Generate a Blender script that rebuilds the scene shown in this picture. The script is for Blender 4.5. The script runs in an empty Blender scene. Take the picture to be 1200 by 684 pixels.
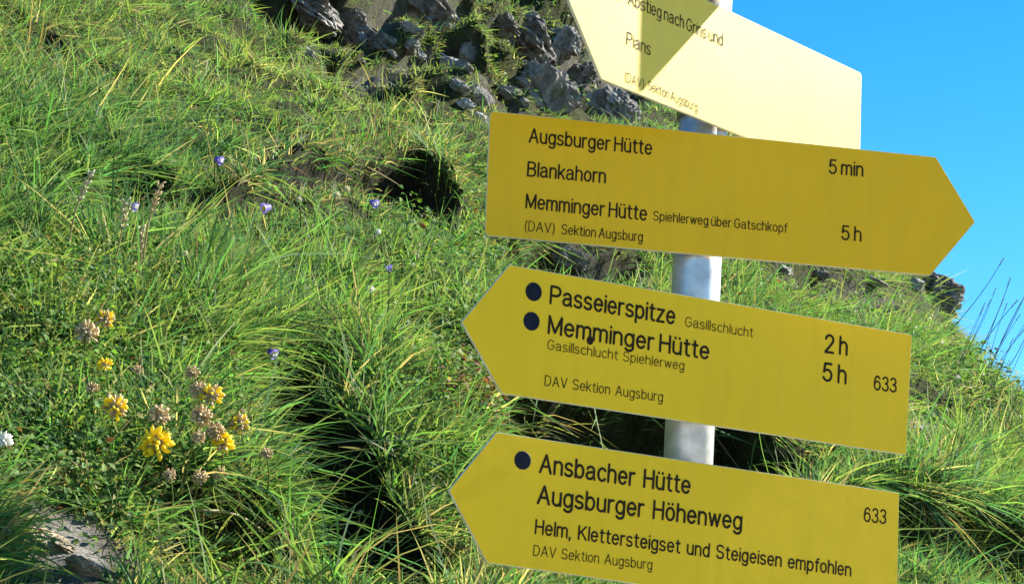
import bpy, bmesh, math, random
import numpy as np
from mathutils import Vector, Matrix, noise as mnoise
from mathutils.bvhtree import BVHTree

S = bpy.context.scene
COL = S.collection
R = math.radians
random.seed(7)
rng = np.random.default_rng(11)

# ------------------------------------------------------------------ camera
EYE = 1.5                                   # eye height, metres
PW, PH, FOC = 1200.0, 684.0, 2419.05        # photograph size and focal length in its pixels
CAM_O = np.array([-0.22193583, -2.44887631, EYE])
CAM_R = np.array([0.9981257, -0.01185519, 0.06003786])
CAM_U = np.array([-0.06119714, -0.19335814, 0.97921782])
CAM_F = np.array([0.0, 0.98105662, 0.19372123])
cd = bpy.data.cameras.new('camera')
cam = bpy.data.objects.new('camera', cd)
COL.objects.link(cam)
cd.sensor_width = 36.0
cd.lens = 36.0 * FOC / PW
cd.clip_start = 0.05
cd.clip_end = 2000
cam.matrix_world = Matrix(((CAM_R[0], CAM_U[0], -CAM_F[0], CAM_O[0]),
                           (CAM_R[1], CAM_U[1], -CAM_F[1], CAM_O[1]),
                           (CAM_R[2], CAM_U[2], -CAM_F[2], CAM_O[2]),
                           (0, 0, 0, 1)))
S.camera = cam

# ------------------------------------------------------------------ sky, sun, exposure
SUN_EL, SUN_PH = R(33), R(26)               # elevation; angle from +X towards +Y
SUN = np.array([math.cos(SUN_EL) * math.cos(SUN_PH), math.cos(SUN_EL) * math.sin(SUN_PH), math.sin(SUN_EL)])
W = bpy.data.worlds.new('World')
S.world = W
W.use_nodes = True
wt = W.node_tree
wt.nodes.clear()
wo = wt.nodes.new('ShaderNodeOutputWorld')
bg = wt.nodes.new('ShaderNodeBackground')
sky = wt.nodes.new('ShaderNodeTexSky')
sky.sky_type = 'NISHITA'
sky.sun_disc = False
sky.sun_elevation = SUN_EL
sky.sun_rotation = math.pi / 2 - SUN_PH
sky.altitude = 2200
sky.air_density = 1.0
sky.dust_density = 0.0
sky.ozone_density = 3.0
hs = wt.nodes.new('ShaderNodeHueSaturation')
hs.inputs['Saturation'].default_value = 1.36
hs.inputs['Hue'].default_value = 0.495
wt.links.new(sky.outputs[0], hs.inputs['Color'])
wt.links.new(hs.outputs[0], bg.inputs[0])
bg.inputs[1].default_value = 0.078
wt.links.new(bg.outputs[0], wo.inputs[0])
sd = bpy.data.lights.new('sun', 'SUN')
sd.energy = 5.0
sd.angle = R(0.5)
sd.color = (1.0, 0.94, 0.84)
sun = bpy.data.objects.new('sun', sd)
COL.objects.link(sun)
sun.rotation_euler = Vector(SUN).to_track_quat('Z', 'Y').to_euler()
S.view_settings.view_transform = 'Standard'
S.view_settings.look = 'None'
S.view_settings.exposure = 1.7
S.view_settings.gamma = 1.0
S.view_settings.use_curve_mapping = False


# ------------------------------------------------------------------ helpers
def ray(x, y):
    return CAM_R * (x - PW / 2) / FOC - CAM_U * (y - PH / 2) / FOC + CAM_F


def tag(o, label=None, cat=None, group=None, kind=None):
    if label: o['label'] = label
    if cat: o['category'] = cat
    if group: o['group'] = group
    if kind: o['kind'] = kind
    return o


def empty(name, loc, label=None, cat=None, group=None, rot=None):
    o = bpy.data.objects.new(name, None)
    COL.objects.link(o)
    o.empty_display_size = 0.05
    if rot is not None:
        o.matrix_world = Matrix.Translation(Vector(loc)) @ rot.to_4x4()
    else:
        o.location = loc
    return tag(o, label, cat, group)


def link_mesh(name, me, mat=None, parent=None):
    if mat and not me.materials: me.materials.append(mat)
    o = bpy.data.objects.new(name, me)
    COL.objects.link(o)
    if parent: o.parent = parent
    return o


def bm_obj(name, bm, mat=None, parent=None, smooth=False):
    me = bpy.data.meshes.new(name)
    bm.to_mesh(me)
    bm.free()
    if smooth:
        me.polygons.foreach_set('use_smooth', [True] * len(me.polygons))
    return link_mesh(name, me, mat, parent)


def np_mesh(name, verts, loops, sizes, cols=None, smooth=False):
    """A mesh straight from numpy arrays."""
    me = bpy.data.meshes.new(name)
    me.vertices.add(len(verts))
    me.vertices.foreach_set('co', np.ascontiguousarray(verts, dtype=np.float32).ravel())
    me.loops.add(len(loops))
    me.loops.foreach_set('vertex_index', np.ascontiguousarray(loops, dtype=np.int32))
    me.polygons.add(len(sizes))
    starts = np.concatenate([[0], np.cumsum(sizes)[:-1]]).astype(np.int32)
    me.polygons.foreach_set('loop_start', starts)
    me.polygons.foreach_set('loop_total', np.ascontiguousarray(sizes, dtype=np.int32))
    if smooth:
        me.polygons.foreach_set('use_smooth', np.ones(len(sizes), dtype=bool))
    me.update(calc_edges=True)
    if cols is not None:
        a = me.color_attributes.new('tint', 'FLOAT_COLOR', 'POINT')
        c = np.ones((len(verts), 4), dtype=np.float32)
        c[:, :3] = cols
        a.data.foreach_set('color', c.ravel())
    return me


def hash2(ix, iy, seed):
    n = (ix.astype(np.int64) * 374761393 + iy.astype(np.int64) * 668265263 + seed * 974634541) & 0xFFFFFFFF
    n = ((n ^ (n >> 13)) * 1274126177) & 0xFFFFFFFF
    n = (n ^ (n >> 16)) & 0xFFFFFFFF
    return n / 4294967295.0


def vnoise(x, y, seed=0):
    x = np.asarray(x, float); y = np.asarray(y, float)
    ix, iy = np.floor(x), np.floor(y)
    fx, fy = x - ix, y - iy
    fx = fx * fx * (3 - 2 * fx); fy = fy * fy * (3 - 2 * fy)
    a = hash2(ix, iy, seed); b = hash2(ix + 1, iy, seed)
    c = hash2(ix, iy + 1, seed); d = hash2(ix + 1, iy + 1, seed)
    return (a * (1 - fx) + b * fx) * (1 - fy) + (c * (1 - fx) + d * fx) * fy


def fbm(x, y, seed=0, oct=4):
    s = 0; a = 0.5; t = 0
    for k in range(oct):
        s = s + a * vnoise(x, y, seed + k * 17); t += a
        x = x * 2.03 + 5.1; y = y * 2.03 - 3.7; a *= 0.5
    return s / t


def sstep(a, b, x):
    t = np.clip((x - a) / (b - a), 0, 1)
    return t * t * (3 - 2 * t)


# ------------------------------------------------------------------ materials
def mat_new(name):
    m = bpy.data.materials.new(name)
    m.use_nodes = True
    nt = m.node_tree
    return m, nt, nt.nodes['Principled BSDF']


def noise_mix(nt, c1, c2, scale, detail=4, lo=0.35, hi=0.65, coord='Object', rough=0.6):
    tc = nt.nodes.new('ShaderNodeTexCoord')
    n = nt.nodes.new('ShaderNodeTexNoise')
    n.inputs['Scale'].default_value = scale
    n.inputs['Detail'].default_value = detail
    n.inputs['Roughness'].default_value = rough
    nt.links.new(tc.outputs[coord], n.inputs['Vector'])
    r = nt.nodes.new('ShaderNodeMapRange')
    r.inputs['From Min'].default_value = lo
    r.inputs['From Max'].default_value = hi
    nt.links.new(n.outputs['Fac'], r.inputs['Value'])
    mx = nt.nodes.new('ShaderNodeMix')
    mx.data_type = 'RGBA'
    for k, c in ((6, c1), (7, c2)):
        if isinstance(c, tuple): mx.inputs[k].default_value = (*c, 1)
        else: nt.links.new(c, mx.inputs[k])
    nt.links.new(r.outputs[0], mx.inputs[0])
    return mx.outputs[2], n.outputs['Fac']


def add_bump(nt, bsdf, fac, strength, dist):
    b = nt.nodes.new('ShaderNodeBump')
    b.inputs['Strength'].default_value = strength
    b.inputs['Distance'].default_value = dist
    nt.links.new(fac, b.inputs['Height'])
    nt.links.new(b.outputs[0], bsdf.inputs['Normal'])


def sign_paint(name, c1, c2, rough, spec=0.22):
    m, nt, b = mat_new(name)
    c, f = noise_mix(nt, c1, c2, 9.0, 5, 0.3, 0.7)
    # fine grime specks, weathering
    c2_, f2 = noise_mix(nt, c, (c1[0] * 0.55, c1[1] * 0.5, c1[2] * 0.9), 160.0, 3, 0.70, 0.80)
    # faint rain streaks and fading
    tc = nt.nodes.new('ShaderNodeTexCoord'); mp = nt.nodes.new('ShaderNodeMapping')
    mp.inputs['Scale'].default_value = (55, 5, 5)
    n3 = nt.nodes.new('ShaderNodeTexNoise'); n3.inputs['Scale'].default_value = 1.0; n3.inputs['Detail'].default_value = 6
    nt.links.new(tc.outputs['Object'], mp.inputs[0]); nt.links.new(mp.outputs[0], n3.inputs['Vector'])
    r3 = nt.nodes.new('ShaderNodeMapRange')
    r3.inputs['From Min'].default_value = .48; r3.inputs['From Max'].default_value = .8; r3.inputs['To Max'].default_value = .35
    nt.links.new(n3.outputs['Fac'], r3.inputs['Value'])
    m3 = nt.nodes.new('ShaderNodeMix'); m3.data_type = 'RGBA'
    m3.inputs[7].default_value = (c1[0] * .78, c1[1] * .78, c1[2] * 2, 1)
    nt.links.new(r3.outputs[0], m3.inputs[0]); nt.links.new(c2_, m3.inputs[6])
    c2_ = m3.outputs[2]
    nt.links.new(c2_, b.inputs['Base Color'])
    rr = nt.nodes.new('ShaderNodeMapRange')
    rr.inputs['To Min'].default_value = rough - 0.06
    rr.inputs['To Max'].default_value = rough + 0.08
    nt.links.new(f, rr.inputs['Value'])
    nt.links.new(rr.outputs[0], b.inputs['Roughness'])
    b.inputs['Specular IOR Level'].default_value = spec
    add_bump(nt, b, f, 0.06, 0.01)
    return m


def plain(name, c1, c2, scale, rough, metal=0.0, spec=0.5, bump=0.0):
    m, nt, b = mat_new(name)
    c, f = noise_mix(nt, c1, c2, scale)
    nt.links.new(c, b.inputs['Base Color'])
    b.inputs['Roughness'].default_value = rough
    b.inputs['Metallic'].default_value = metal
    b.inputs['Specular IOR Level'].default_value = spec
    if bump: add_bump(nt, b, f, bump, 0.01)
    return m


def leafy(name, c1=None, c2=None, scale=40.0, trans=0.4, rough=0.5, spec=0.35):
    """Thin plant tissue: light passes through it. Colour from the mesh tint or from noise."""
    m, nt, b = mat_new(name)
    if c1 is None:
        a = nt.nodes.new('ShaderNodeVertexColor')
        a.layer_name = 'tint'
        c = a.outputs[0]
    else:
        c, _ = noise_mix(nt, c1, c2, scale)
    nt.links.new(c, b.inputs['Base Color'])
    b.inputs['Roughness'].default_value = rough
    b.inputs['Specular IOR Level'].default_value = spec
    t = nt.nodes.new('ShaderNodeBsdfTranslucent')
    tm = nt.nodes.new('ShaderNodeMix')
    tm.data_type = 'RGBA'
    tm.blend_type = 'MULTIPLY'
    tm.inputs[0].default_value = 1.0
    tm.inputs[7].default_value = (1.36, 1.45, 0.85, 1) if c1 is None else (1.25, 1.22, 1.1, 1)
    nt.links.new(c, tm.inputs[6])
    nt.links.new(tm.outputs[2], t.inputs[0])
    mx = nt.nodes.new('ShaderNodeMixShader')
    mx.inputs[0].default_value = trans
    nt.links.new(b.outputs[0], mx.inputs[1])
    nt.links.new(t.outputs[0], mx.inputs[2])
    nt.links.new(mx.outputs[0], nt.nodes['Material Output'].inputs[0])
    return m


def rock_mat(name, dark, light, strata=6.0, ang=0.3):
    m, nt, b = mat_new(name)
    tc = nt.nodes.new('ShaderNodeTexCoord')
    mp = nt.nodes.new('ShaderNodeMapping')
    mp.inputs['Rotation'].default_value = (0.4, ang, 0.9)
    mp.inputs['Scale'].default_value = (strata, 1.2, 1.2)
    nt.links.new(tc.outputs['Object'], mp.inputs[0])
    n = nt.nodes.new('ShaderNodeTexNoise')
    n.inputs['Scale'].default_value = 2.2
    n.inputs['Detail'].default_value = 8
    n.inputs['Roughness'].default_value = 0.74
    nt.links.new(mp.outputs[0], n.inputs['Vector'])
    cr = nt.nodes.new('ShaderNodeValToRGB')
    e = cr.color_ramp.elements
    e[0].position = 0.32; e[0].color = (dark[0] * .6, dark[1] * .6, dark[2] * .6, 1)
    e[1].position = 0.72; e[1].color = (*light, 1)
    k = e.new(0.5); k.color = (*dark, 1)
    nt.links.new(n.outputs['Fac'], cr.inputs[0])
    # lichen and moss
    c, f = noise_mix(nt, cr.outputs[0], (0.33, 0.32, 0.27), 14.0, 6, 0.56, 0.66)
    c, f2 = noise_mix(nt, c, (0.09, 0.11, 0.025), 5.0, 6, 0.60, 0.70)
    nt.links.new(c, b.inputs['Base Color'])
    b.inputs['Roughness'].default_value = 0.85
    b.inputs['Specular IOR Level'].default_value = 0.25
    add_bump(nt, b, n.outputs['Fac'], 0.9, 0.05)
    return m


M = {}
M['sign_amber'] = sign_paint('amber_sign_coating', (0.82, 0.46, 0.004), (0.77, 0.45, 0.006), 0.42)
M['sign_yellow'] = sign_paint('yellow_sign_coating', (0.84, 0.52, 0.004), (0.80, 0.51, 0.005), 0.45)
M['sign_pale'] = sign_paint('sunlit_sign_coating', (0.68, 0.50, 0.03), (0.66, 0.49, 0.04), 0.56, 0.42)  # paler lit copy of the yellow coating, sun glare put into its colour
M['edge'] = plain('bare_board_edge', (0.55, 0.5, 0.3), (0.7, 0.68, 0.5), 30, 0.5)
M['ink'] = plain('dark_engraving', (0.020, 0.012, 0.004), (0.036, 0.022, 0.008), 120, 0.6, spec=0.1)
M['dot'] = plain('dark_blue_enamel', (0.004, 0.006, 0.014), (0.007, 0.011, 0.022), 60, 0.6, spec=0.15)
M['pole'] = plain('galvanised_steel', (0.46, 0.44, 0.41), (0.72, 0.70, 0.66), 34, 0.40, metal=0.6, bump=0.05)
M['steel'] = plain('clamp_steel', (0.35, 0.35, 0.36), (0.5, 0.5, 0.5), 60, 0.4, metal=0.9)
M['grass'] = leafy('grass_blades', trans=0.46, rough=0.6, spec=0.2)
M['stalk'] = leafy('dry_stalk', (0.32, 0.26, 0.12), (0.42, 0.34, 0.18), 30, 0.2)
M['greenstem'] = leafy('green_stem', (0.10, 0.15, 0.03), (0.15, 0.18, 0.05), 30, 0.2)
M['darkstem'] = leafy('dark_stalk', (0.07, 0.10, 0.06), (0.12, 0.13, 0.07), 30, 0.25)
M['leaf'] = leafy('herb_leaf', (0.06, 0.13, 0.02), (0.10, 0.18, 0.03), 30, 0.35)
M['yellow'] = leafy('yellow_petal', (0.84, 0.66, 0.012), (0.88, 0.74, 0.03), 90, 0.35)
M['tan'] = leafy('faded_petal', (0.47, 0.34, 0.16), (0.66, 0.52, 0.30), 90, 0.25)
M['calyx'] = leafy('woolly_calyx', (0.42, 0.40, 0.26), (0.55, 0.50, 0.36), 90, 0.25)
M['violet'] = leafy('violet_petal', (0.12, 0.06, 0.42), (0.25, 0.20, 0.62), 90, 0.3)
M['lilac'] = leafy('lilac_petal', (0.15, 0.12, 0.46), (0.27, 0.23, 0.58), 90, 0.3)
M['white'] = leafy('white_petal', (0.75, 0.75, 0.72), (0.82, 0.82, 0.78), 90, 0.3)
M['cream'] = leafy('cream_petal', (0.62, 0.60, 0.36), (0.72, 0.70, 0.48), 90, 0.3)
M['rock_dark'] = rock_mat('dark_rock', (0.14, 0.128, 0.11), (0.40, 0.37, 0.32), 8.0, 0.5)
M['rock_grey'] = rock_mat('grey_rock', (0.22, 0.205, 0.18), (0.52, 0.485, 0.43), 9.0, 0.4)
M['stone_beige'] = rock_mat('beige_stone', (0.30, 0.235, 0.16), (0.48, 0.40, 0.29), 3.0, 0.1)
M['rock_pale'] = rock_mat('pale_rock', (0.28, 0.27, 0.26), (0.55, 0.54, 0.52), 3.0, 0.1)

# ------------------------------------------------------------------ the hillside as a surface
# the mean slope is the plane  NP . (P - CAM_O) = 1
NP = CAM_R * (-0.000187 * FOC) - CAM_U * (0.00042 * FOC) * -1 * -1 + CAM_F * 0.22
NHAT = -NP / np.linalg.norm(NP)              # outward (upward) normal
P0 = CAM_O + NP / (NP @ NP)                  # the point of the slope below the eye
UA = np.cross(NHAT, [0, 0, 1.0]); UA /= np.linalg.norm(UA)
if UA[0] < 0: UA = -UA                       # along the contour, to the right
VA = np.cross(NHAT, UA)                      # upslope
if VA[2] < 0: VA = -VA


def to_map(u, v):
    """Map coordinates of a slope point (a homography of the slope: where the survey photograph shows it)."""
    P = P0 + np.multiply.outer(u, UA) + np.multiply.outer(v, VA) - CAM_O
    z = P @ CAM_F
    zz = np.where(z > 0.05, z, 0.05)
    return np.where(z > 0.05, PW / 2 + FOC * (P @ CAM_R) / zz, -9999.), np.where(z > 0.05, PH / 2 - FOC * (P @ CAM_U) / zz, 9999.), z


def from_map(x, y):
    x = np.asarray(x, float); y = np.asarray(y, float)
    d = np.multiply.outer(x - PW / 2, CAM_R) / FOC - np.multiply.outer(y - PH / 2, CAM_U) / FOC + CAM_F
    k = 1.0 / (d @ NP)
    P = CAM_O + d * k[..., None] - P0
    return P @ UA, P @ VA, k


# ridge line in slope coordinates
_ru, _rv, _ = from_map(np.array([1200., 1110., 1000.]), np.array([436., 366., 281.]))
R0 = np.array([_ru[0], _rv[0]]); R1 = np.array([_ru[2], _rv[2]])
RT = (R1 - R0) / np.linalg.norm(R1 - R0)
RN = np.array([-RT[1], RT[0]])
_t = np.array(from_map(np.array([600.]), np.array([400.]))[:2])[:, 0]
if (_t - R0) @ RN > 0: RN = -RN              # points beyond the ridge


_ru, _rv, _ = from_map(np.array([1110., 835.]), np.array([366., 60.]))
B0 = np.array([_ru[0], _rv[0]]); B1 = np.array([_ru[1], _rv[1]])
BT = (B1 - B0) / np.linalg.norm(B1 - B0)
BN = np.array([-BT[1], BT[0]])
if (_t - B0) @ BN > 0: BN = -BN


def ridge_side(u, v):
    a = (u - R0[0]) * RN[0] + (v - R0[1]) * RN[1]
    b = (u - B0[0]) * BN[0] + (v - B0[1]) * BN[1]
    return np.minimum(a, b)


def lip(px, py, pts):
    xs = [p[0] for p in pts]; ys = [p[1] for p in pts]
    yl = np.interp(px, xs, ys)
    edge = sstep(xs[0] - 30, xs[0] + 30, px) * (1 - sstep(xs[-1] - 30, xs[-1] + 30, px))
    return py - yl, edge


def blob(px, py, x, y, rx, ry):
    return np.exp(-(((px - x) / rx) ** 2 + ((py - y) / ry) ** 2))


LIPS = [  # points, recess depth m, extent below the lip, raised rim
    ([(265, 240), (310, 222), (360, 206), (420, 202), (480, 208), (540, 232)], 0.12, 34, 0.085),
    ([(590, 462), (680, 466), (770, 476), (850, 490), (930, 530)], 0.32, 120, 0.06),
    ([(180, 110), (250, 100), (320, 140), (360, 180)], 0.0, 60, 0.0),
    ([(80, 225), (150, 205), (215, 225)], 0.10, 60, 0.03),
    ([(290, 415), (350, 430), (410, 480), (470, 560), (510, 610)], 0.25, 110, 0.04),
    ([(190, 600), (250, 590), (330, 600), (380, 640)], 0.12, 90, 0.02),
    ([(600, 268), (660, 276), (740, 300)], 0.18, 60, 0.03),
    ([(1040, 440), (1090, 452), (1140, 470)], 0.10, 50, 0.02),
    ([(300, -20), (400, 0), (520, 20), (640, 40), (760, 60)], 0.30, 60, 0.05),
    ([(380, 45), (480, 62), (560, 92), (640, 118), (760, 150)], 0.22, 40, 0.03),
    ([(0, 30), (40, 28), (90, 50)], 0.06, 40, 0.02),
    ([(890, 304), (980, 308), (1060, 318), (1118, 322)], 0.14, 30, 0.03),
    ([(980, 585), (1060, 588), (1140, 612), (1270, 650)], 0.16, 120, 0.04),
]


def height(u, v):
    px, py, z = to_map(u, v)
    vis = sstep(0.5, 1.2, z)
    h = 0.10 * (fbm(u * 0.9, v * 0.9, 3) - 0.5) + 0.10 * (fbm(u * 2.6, v * 2.6, 9) - 0.5)
    h = h + 0.10 * (fbm(u * 5, v * 5, 21, 3) - 0.5)
    wob = (fbm(px / 60, py / 200 + 3, 31, 3) - 0.5)
    for pts, dep, ext, rim in LIPS:
        q, e = lip(px, py, pts)
        q = q + wob * 24
        dn = np.where(q > 0, sstep(0, 7, q) * np.exp(-np.clip(q, 0, 900) / ext * 1.6), 0)
        up = np.where(q <= 0, np.exp(np.clip(q, -900, 0) / 35.0), np.exp(-np.clip(q, 0, 900) / 5.0))
        h = h + e * vis * (rim * up - dep * dn)
    # gully running down the middle of the near slope
    for (x, y, rx, ry, dep) in ((340, 470, 55, 60, .08), (375, 535, 50, 60, .12), (420, 600, 55, 55, .12), (470, 665, 70, 50, .10),
                                (285, 655, 70, 45, .07), (55, 640, 60, 45, .03), (660, 300, 40, 14, .10)):
        h = h - dep * vis * blob(px, py, x, y, rx, ry)
    # crag: lumpy rock ground high on the slope
    cg = blob(px, py, 560, 60, 200, 90) * vis
    rg = 1 - np.abs(2 * fbm(u * 2.1, v * 2.1, 61, 4) - 1)
    h = h + cg * 0.45 * (rg - .6) + cg * 0.22 * (fbm(u * 5.5, v * 5.5, 63, 3) - .5) + cg * 0.20 * (np.floor(fbm(u * 3.3, v * 3.3, 67, 3) * 7) / 7 - .5)
    h = h + cg * 0.55 * (fbm(u * 1.3 + 7, v * 1.3, 41, 4) - 0.5)
    # beyond the ridge the hill falls away
    s = ridge_side(u, v) - 0.55
    s = s + 0.25 * (fbm(u * 1.1, v * 1.1, 55, 3) - 0.5)
    w = 0.35
    h = h - 1.1 * w * np.log1p(np.exp(np.clip(s / w, -30, 30)))
    return h


OVER = {0: 0.12, 1: 0.13, 4: 0.05, 8: 0.16, 9: 0.12, 12: 0.05}
BOUNCE_BENCH_Z = 0.62


def surf(u, v):
    u = np.asarray(u, float); v = np.asarray(v, float)
    h = height(u, v)
    P = P0 + np.multiply.outer(u, UA) + np.multiply.outer(v, VA) + np.multiply.outer(h, NHAT)
    # turf rims lean out over the hollows below them
    px, py, z = to_map(u, v)
    wob = (fbm(px / 60, py / 200 + 3, 31, 3) - 0.5)
    rr = np.sqrt(u * u + v * v) + 1e-6
    out = -(np.multiply.outer(u / rr, UA) + np.multiply.outer(v / rr, VA))
    for i, amt in OVER.items():
        q, e = lip(px, py, LIPS[i][0])
        q = q + wob * 24
        f = np.where(q <= 0, np.exp(np.clip(q, -900, 0) / 22.0), np.exp(-np.clip(q, 0, 900) / 3.0))
        P = P + out * (amt * e * f * sstep(0.5, 1.2, z))[..., None]
    # unseen gravel bench round the viewpoint, added to bounce sunlight onto the signs
    dd = np.hypot(P[..., 0] - CAM_O[0] - 1.0, P[..., 1] - CAM_O[1] + 1.0)
    flat = BOUNCE_BENCH_Z + 0.03 * (fbm(P[..., 0] * 3, P[..., 1] * 3, 71, 3) - .5) - 0.5 * np.clip(dd - 7.5, 0, 60)
    P[..., 2] = np.where(py > 740, np.maximum(P[..., 2], flat), P[..., 2])
    return P


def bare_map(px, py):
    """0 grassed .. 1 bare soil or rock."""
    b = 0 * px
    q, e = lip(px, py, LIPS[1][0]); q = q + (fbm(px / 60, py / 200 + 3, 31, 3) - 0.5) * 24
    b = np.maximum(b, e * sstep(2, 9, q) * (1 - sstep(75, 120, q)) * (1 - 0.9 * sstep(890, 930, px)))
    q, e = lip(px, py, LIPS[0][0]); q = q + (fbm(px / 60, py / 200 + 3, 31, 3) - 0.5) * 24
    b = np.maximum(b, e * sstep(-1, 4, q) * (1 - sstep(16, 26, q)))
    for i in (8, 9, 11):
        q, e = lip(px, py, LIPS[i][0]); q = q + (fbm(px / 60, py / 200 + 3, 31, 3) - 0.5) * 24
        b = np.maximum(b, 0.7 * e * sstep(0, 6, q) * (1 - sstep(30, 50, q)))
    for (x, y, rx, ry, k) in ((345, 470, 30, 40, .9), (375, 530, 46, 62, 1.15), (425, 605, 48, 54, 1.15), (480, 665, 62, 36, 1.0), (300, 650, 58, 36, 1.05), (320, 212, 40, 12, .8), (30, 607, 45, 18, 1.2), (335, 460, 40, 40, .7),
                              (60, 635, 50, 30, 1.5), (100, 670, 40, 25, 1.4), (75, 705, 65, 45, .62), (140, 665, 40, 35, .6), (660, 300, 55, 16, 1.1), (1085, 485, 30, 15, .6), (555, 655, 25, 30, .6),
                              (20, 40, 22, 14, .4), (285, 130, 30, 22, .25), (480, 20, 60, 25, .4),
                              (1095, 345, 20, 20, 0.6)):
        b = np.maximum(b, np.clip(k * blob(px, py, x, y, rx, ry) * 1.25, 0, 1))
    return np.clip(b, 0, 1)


# polar sheet round the viewpoint's foot, finer where it is near and where the slope faces us
foot = np.array([0.0, 0.0])
rad = np.concatenate([[0.0], np.geomspace(0.25, 60, 860)])
fu, fv, _ = from_map(np.array([600.]), np.array([400.]))
th0 = math.atan2(fv[0], fu[0])
dth = np.concatenate([np.linspace(-math.pi, -0.55, 40)[:-1], np.linspace(-0.55, 0.55, 560)[:-1], np.linspace(0.55, math.pi, 41)[:-1]])
TH = th0 + dth
nr, nt_ = len(rad), len(TH)
RR, TT = np.meshgrid(rad, TH, indexing='ij')
GU, GV = RR * np.cos(TT), RR * np.sin(TT)
gp = surf(GU.ravel(), GV.ravel())
ii, jj = np.meshgrid(np.arange(nr - 1), np.arange(nt_), indexing='ij')
j2 = (jj + 1) % nt_
quads = np.stack([ii * nt_ + jj, (ii + 1) * nt_ + jj, (ii + 1) * nt_ + j2, ii * nt_ + j2], -1).reshape(-1, 4)
gpx, gpy, gz = to_map(GU.ravel(), GV.ravel())
rockw = np.clip(1.5 * blob(gpx, gpy, 560, 60, 230, 85) + blob(gpx, gpy, 1060, 325, 90, 30) + blob(gpx, gpy, 70, 645, 70, 45) + .8 * blob(gpx, gpy, 670, 302, 60, 22), 0, 1)
gcol = np.stack([bare_map(gpx, gpy), rockw, np.maximum(np.where(gz > 0.6, sstep(780, 850, gpy), 1.0) * (1 - sstep(9, 12, RR.ravel())), np.clip(.7 * blob(gpx, gpy, 60, 640, 45, 30) + .7 * blob(gpx, gpy, 98, 668, 26, 22) + .8 * blob(gpx, gpy, 1085, 486, 30, 10), 0, 1))], -1)  # third channel: added bounce gravel round the viewpoint, plus visible bare patches
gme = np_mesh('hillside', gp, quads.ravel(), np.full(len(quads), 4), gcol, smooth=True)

m, nt, b = mat_new('alpine_ground')
va = nt.nodes.new('ShaderNodeVertexColor'); va.layer_name = 'tint'
sp = nt.nodes.new('ShaderNodeSeparateColor'); nt.links.new(va.outputs[0], sp.inputs[0])
thatch, _ = noise_mix(nt, (0.035, 0.045, 0.012), (0.075, 0.075, 0.025), 24.0, 6)
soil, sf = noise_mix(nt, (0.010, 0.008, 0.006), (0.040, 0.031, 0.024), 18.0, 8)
rk, rf = noise_mix(nt, (0.07, 0.064, 0.056), (0.35, 0.325, 0.285), 7.0, 10, 0.38, 0.68, rough=0.75)


def mixc(nt, f, a, c):
    mx = nt.nodes.new('ShaderNodeMix'); mx.data_type = 'RGBA'
    nt.links.new(f, mx.inputs[0]); nt.links.new(a, mx.inputs[6]); nt.links.new(c, mx.inputs[7])
    return mx.outputs[2]


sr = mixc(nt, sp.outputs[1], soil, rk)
gv, _ = noise_mix(nt, (0.45, 0.42, 0.37), (0.66, 0.62, 0.56), 60.0, 6)  # pale gravel of small bare patches and of the added, sun-reflecting bench
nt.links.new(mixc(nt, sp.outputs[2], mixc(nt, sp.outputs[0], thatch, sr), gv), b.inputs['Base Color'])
b.inputs['Roughness'].default_value = 0.95
b.inputs['Specular IOR Level'].default_value = 0.15
add_bump(nt, b, rf, 1.0, 0.12)
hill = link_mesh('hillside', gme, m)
tag(hill, kind='structure')
BV = BVHTree.FromPolygons([Vector(p) for p in gp], [tuple(q) for q in quads.tolist()])


def ground_at(x, y):
    """Where the hillside really is along a direction, with the distance."""
    d = Vector(ray(x, y))
    n_ = d.length
    hit = BV.ray_cast(Vector(CAM_O), d / n_)
    if hit[0] is None:
        u, v, k = from_map(np.array([x]), np.array([y]))
        return Vector(surf(u, v)[0]), float(k[0])
    return hit[0], hit[3] / n_


def drop(p):
    hit = BV.ray_cast(Vector((p[0], p[1], p[2] + 3)), Vector((0, 0, -1)))
    return hit[0] if hit[0] else Vector(p)


#@@SIGNS
# ------------------------------------------------------------------ signpost
def add_tube(bm, pts, rads, seg=10, cap=True):
    """A round tapered tube along points."""
    rings = []
    n = len(pts)
    for i, p in enumerate(pts):
        p = Vector(p)
        t = (Vector(pts[min(i + 1, n - 1)]) - Vector(pts[max(i - 1, 0)])).normalized()
        a = t.orthogonal().normalized() if i == 0 else (a - t * a.dot(t)).normalized()
        bb = t.cross(a)
        rings.append([bm.verts.new(p + (a * math.cos(2 * math.pi * k / seg) + bb * math.sin(2 * math.pi * k / seg)) * rads[i]) for k in range(seg)])
    for r0, r1 in zip(rings, rings[1:]):
        for k in range(seg):
            bm.faces.new((r0[k], r0[(k + 1) % seg], r1[(k + 1) % seg], r1[k]))
    if cap:
        bm.faces.new(list(reversed(rings[0]))); bm.faces.new(rings[-1])


PR = 0.0295
base_pole = drop((0, 0, EYE))
post = empty('signpost_pole', base_pole, 'round galvanised steel pole carrying the stack of yellow hiking signs', 'pole')
bm = bmesh.new()
add_tube(bm, [(0, 0, -0.3), (0, 0, 2.75 - base_pole.z)], [PR, PR], 48)
bm_obj('tube', bm, M['pole'], post, True)
bm = bmesh.new()
zt = 2.75 - base_pole.z
add_tube(bm, [(0, 0, zt - 0.02), (0, 0, zt + 0.004), (0, 0, zt + 0.012)], [PR + .003, PR + .003, PR * .7], 40)
bm_obj('cap', bm, M['steel'], post)

OFF = 0.034
SIGN = {1: (47.33, 0.0, 0.7707), 2: (8.82, -0.10, 0.6111), 3: (25.10, 0.69, 0.4069), 4: (26.62, 1.21, 0.2126)}


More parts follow.
